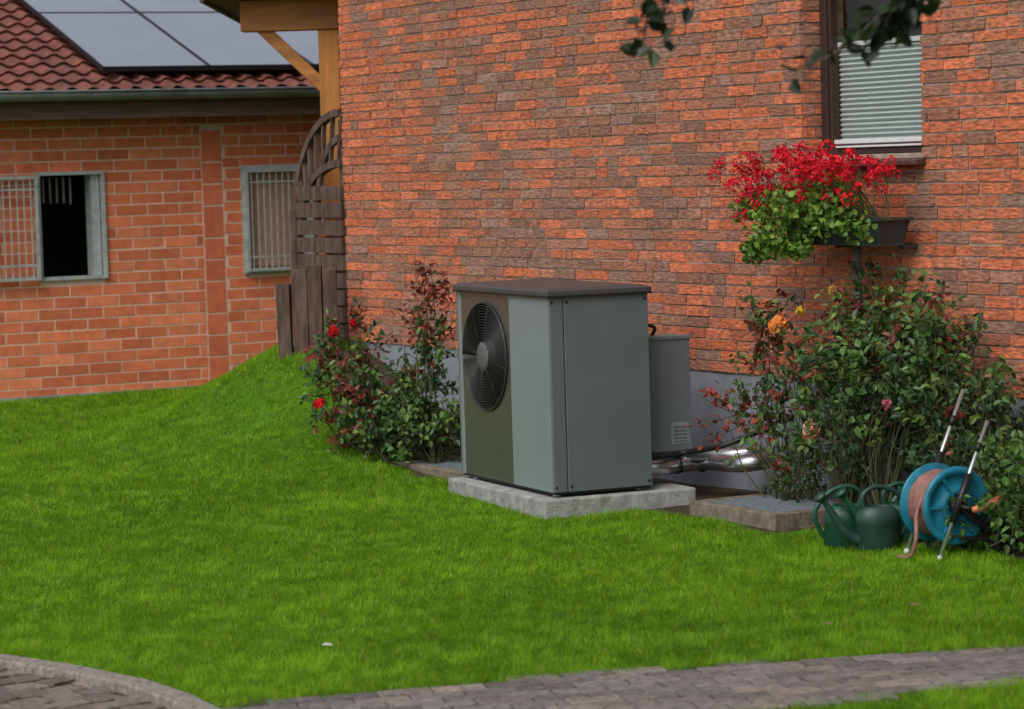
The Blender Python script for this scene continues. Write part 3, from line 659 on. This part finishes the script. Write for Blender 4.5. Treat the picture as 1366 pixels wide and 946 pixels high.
# ------------------------------------------------------------ watering cans
def can(x,y,rz,m,sc=1):
    e=empty('watering_can',(x,y,float(hgt(x,y))),rz); e.scale=(sc,)*3
    b=lathe('body',[(0,0),(.085,0),(.092,.01),(.09,.06),(.093,.065),(.088,.12),(.091,.125),(.082,.18),(.06,.20),(.055,.205),(.05,.2),(.05,.19)],m,e,seg=28); b.scale=(1.25,.9,1)
    tube('spout',smoothpath([(.09,0,.04),(.17,0,.09),(.24,0,.19),(.28,0,.25)]),[.03-.018*k/24 for k in range(25)],m,e,seg=12)
    h=lathe('rose',[(.012,0),(.034,.03),(.036,.036),(0,.042)],m,e,seg=18,loc=(0,0,0)); h.location=(.28,0,.245); h.rotation_euler=(0,math.radians(40),0)
    tube('handle',smoothpath([(.07,0,.19),(.075,0,.26),(.0,0,.295),(-.10,0,.26),(-.165,0,.17),(-.13,0,.07),(-.10,0,.05)],8),.012,M['green'] if m==M['green'] else M['greyg'],e)
    return e
can(1.60,13.38,math.radians(15),M['green'],1.0); can(1.73,13.22,math.radians(200),M['greyg'],1.02); can(1.85,13.34,math.radians(195),M['green'],1.0)
# ------------------------------------------------------------ hose reel
HR=empty('hose_reel',(2.0,12.88,0),math.radians(26)); zc=.235; HR.scale=(1.06,1.08,1.05)
for yy,sg in ((-.085,-1),(.085,1)):
    lathe('reel_disc',[(.0,0),(.045,0),(.05,sg*.012),(.075,sg*.012),(.08,sg*.002),(.135,-sg*.002),(.14,sg*.010),(.160,sg*.014),(.172,sg*.010),(.176,0),(.172,-sg*.006),(0,-sg*.008)],M['teal'],HR,seg=48,axis='y',loc=(0,yy,zc))
    mb=MB()
    for k in range(6):
        a=k*math.pi/3; mb.beam((.05*math.cos(a),yy+sg*.008,zc+.05*math.sin(a)),(.14*math.cos(a),yy+sg*.008,zc+.14*math.sin(a)),.012,.012)
    mb.done('reel_ribs',M['teal'],HR)
lathe('reel_hub_cap',[(0,-.03),(.035,-.028),(.04,-.012),(.04,.0)],M['black'],HR,axis='y',loc=(0,-.09,zc),seg=20)
lathe('reel_drum',[(.07,-.085),(.07,.085)],M['teal'],HR,axis='y',loc=(0,0,zc))
pts=[]
for lay_ in range(4):
    r_=.085+.019*lay_
    for k in range(0,9*20):
        a=2*math.pi*k/20; yy=-.07+.14*(k/(9*20)); yy=yy if lay_%2==0 else -yy
        pts.append((r_*math.cos(a)+R.uniform(-.0015,.0015),yy+.003*math.sin(a*1.3+lay_),zc+r_*math.sin(a)+R.uniform(-.0015,.0015)))
tube('hose_coil',pts,.0085,M['hose'],HR,seg=6)
tube('hose_tail',smoothpath([(-.13,-.02,zc+.05),(-.17,-.03,.2),(-.19,-.05,.1),(-.20,-.02,.02),(-.22,.05,.012)]),.0095,M['hose'],HR)
for yy,x0,x1,zt_ in ((-.125,-.125,.145,.60),(.125,-.125,.20,.72)):
    def q(f): return (x0+(x1-x0)*f,yy,.005+(zt_)*f)
    tube('frame_tube',[q(0),q(1)],.009,M['alu'],HR); tube('frame_sleeve',[q(.27),q(.62)],.017,M['black'],HR); tube('handle_grip',[q(.78),q(.84)],.013,M['black'],HR)
    tube('frame_foot',[q(-.0),q(.03)],.012,M['white'],HR)
mb=MB()
for yy in (-.125,.125): mb.beam((.0,yy,zc),(.20,yy,.07),.02,.035); mb.beam((-.02,yy,.10),(.2,yy,.07),.014,.02)
mb.beam((.2,-.13,.065),(.2,.13,.065),.018); mb.done('chassis',M['black'],HR,bevel=.004)
tube('axle_bar',[(0,-.14,zc),(0,.14,zc)],.013,M['black'],HR)
for yy in (-.155,.155):
    lathe('wheel',[(0,-.012),(.02,-.016),(.045,-.012),(.05,-.018),(.065,-.016),(.07,0),(.065,.016),(.05,.018),(.045,.012),(.02,.016),(0,.012)],M['black'],HR,axis='y',loc=(.215,yy,.07),seg=28)
tube('crank_arm',[(0,-.135,zc),(.055,-.15,zc-.02)],.010,M['black'],HR)
tube('crank_handle',smoothpath([(.03,-.16,zc-.015),(.08,-.19,zc),(.13,-.2,zc+.02),(.16,-.2,zc+.035)],5),[.014+.006*math.sin(k/15*3.1) for k in range(16)],M['orange'],HR)
lf=[[],[],[],[],[]]
for (x,y,s,c_) in ((-.78,10.75,.05,(.45,.45,.38)),(1.6,11.3,.05,(.2,.12,.05)),(1.2,10.9,.04,(.2,.13,.05))):
    lf[0].append((x,y,.035));lf[1].append((1,R.uniform(-.5,.5),.1));lf[2].append((0,-.3,1));lf[3].append(s);lf[4].append(c_)
for i in range(60):
    x=R.uniform(-1,3);y=9.87+(x+.53)*.229+R.uniform(-.65,.0)
    lf[0].append((x,y,.018));lf[1].append((R.uniform(-1,1),R.uniform(-1,1),.1));lf[2].append((0,0,1));lf[3].append(R.uniform(.008,.022));lf[4].append(R.choice([(.14,.10,.04),(.10,.14,.03),(.2,.17,.1)]))
leafmesh('fallen_leaves',*lf,M['leaf'],None)
# ------------------------------------------------------------ world, sun, camera
w=bpy.data.worlds.new('World'); S.world=w; w.use_nodes=True; n=w.node_tree; n.nodes.clear()
sk=n.nodes.new('ShaderNodeTexSky'); sk.sky_type='NISHITA'; sk.sun_disc=False; sk.sun_elevation=math.radians(50); sk.sun_rotation=math.radians(207); sk.dust_density=3; sk.air_density=1
hs=n.nodes.new('ShaderNodeHueSaturation'); hs.inputs['Saturation'].default_value=.5
bg=n.nodes.new('ShaderNodeBackground'); bg.inputs['Strength'].default_value=.15; ow=n.nodes.new('ShaderNodeOutputWorld')
n.links.new(sk.outputs[0],hs.inputs['Color']); n.links.new(hs.outputs[0],bg.inputs['Color']); n.links.new(bg.outputs[0],ow.inputs[0])
sl=bpy.data.lights.new('sun','SUN'); sl.energy=1.5; sl.angle=math.radians(35); sl.color=(1,.97,.92); so=bpy.data.objects.new('sun',sl); COL.objects.link(so)
ce=math.cos(math.radians(50)); sd=Vector((-.5*ce,-.866*ce,math.sin(math.radians(50)))); so.rotation_euler=sd.to_track_quat('Z','Y').to_euler(); so.location=(-10,-5,20)
cd=bpy.data.cameras.new('camera'); cam=bpy.data.objects.new('camera',cd); COL.objects.link(cam); S.camera=cam
cd.sensor_width=36; cd.lens=36*3700/1366; cd.clip_end=2000; cd.clip_start=.1
cam.matrix_world=Matrix.Translation((0,0,1.88))@Matrix.Rotation(math.radians(90-3.88),4,'X')@Matrix.Rotation(math.radians(-1.72),4,'Z')
cd.dof.use_dof=True; cd.dof.focus_distance=15; cd.dof.aperture_fstop=4.0
S.view_settings.view_transform='Standard'; S.view_settings.look='None'; S.view_settings.exposure=0; S.view_settings.gamma=1
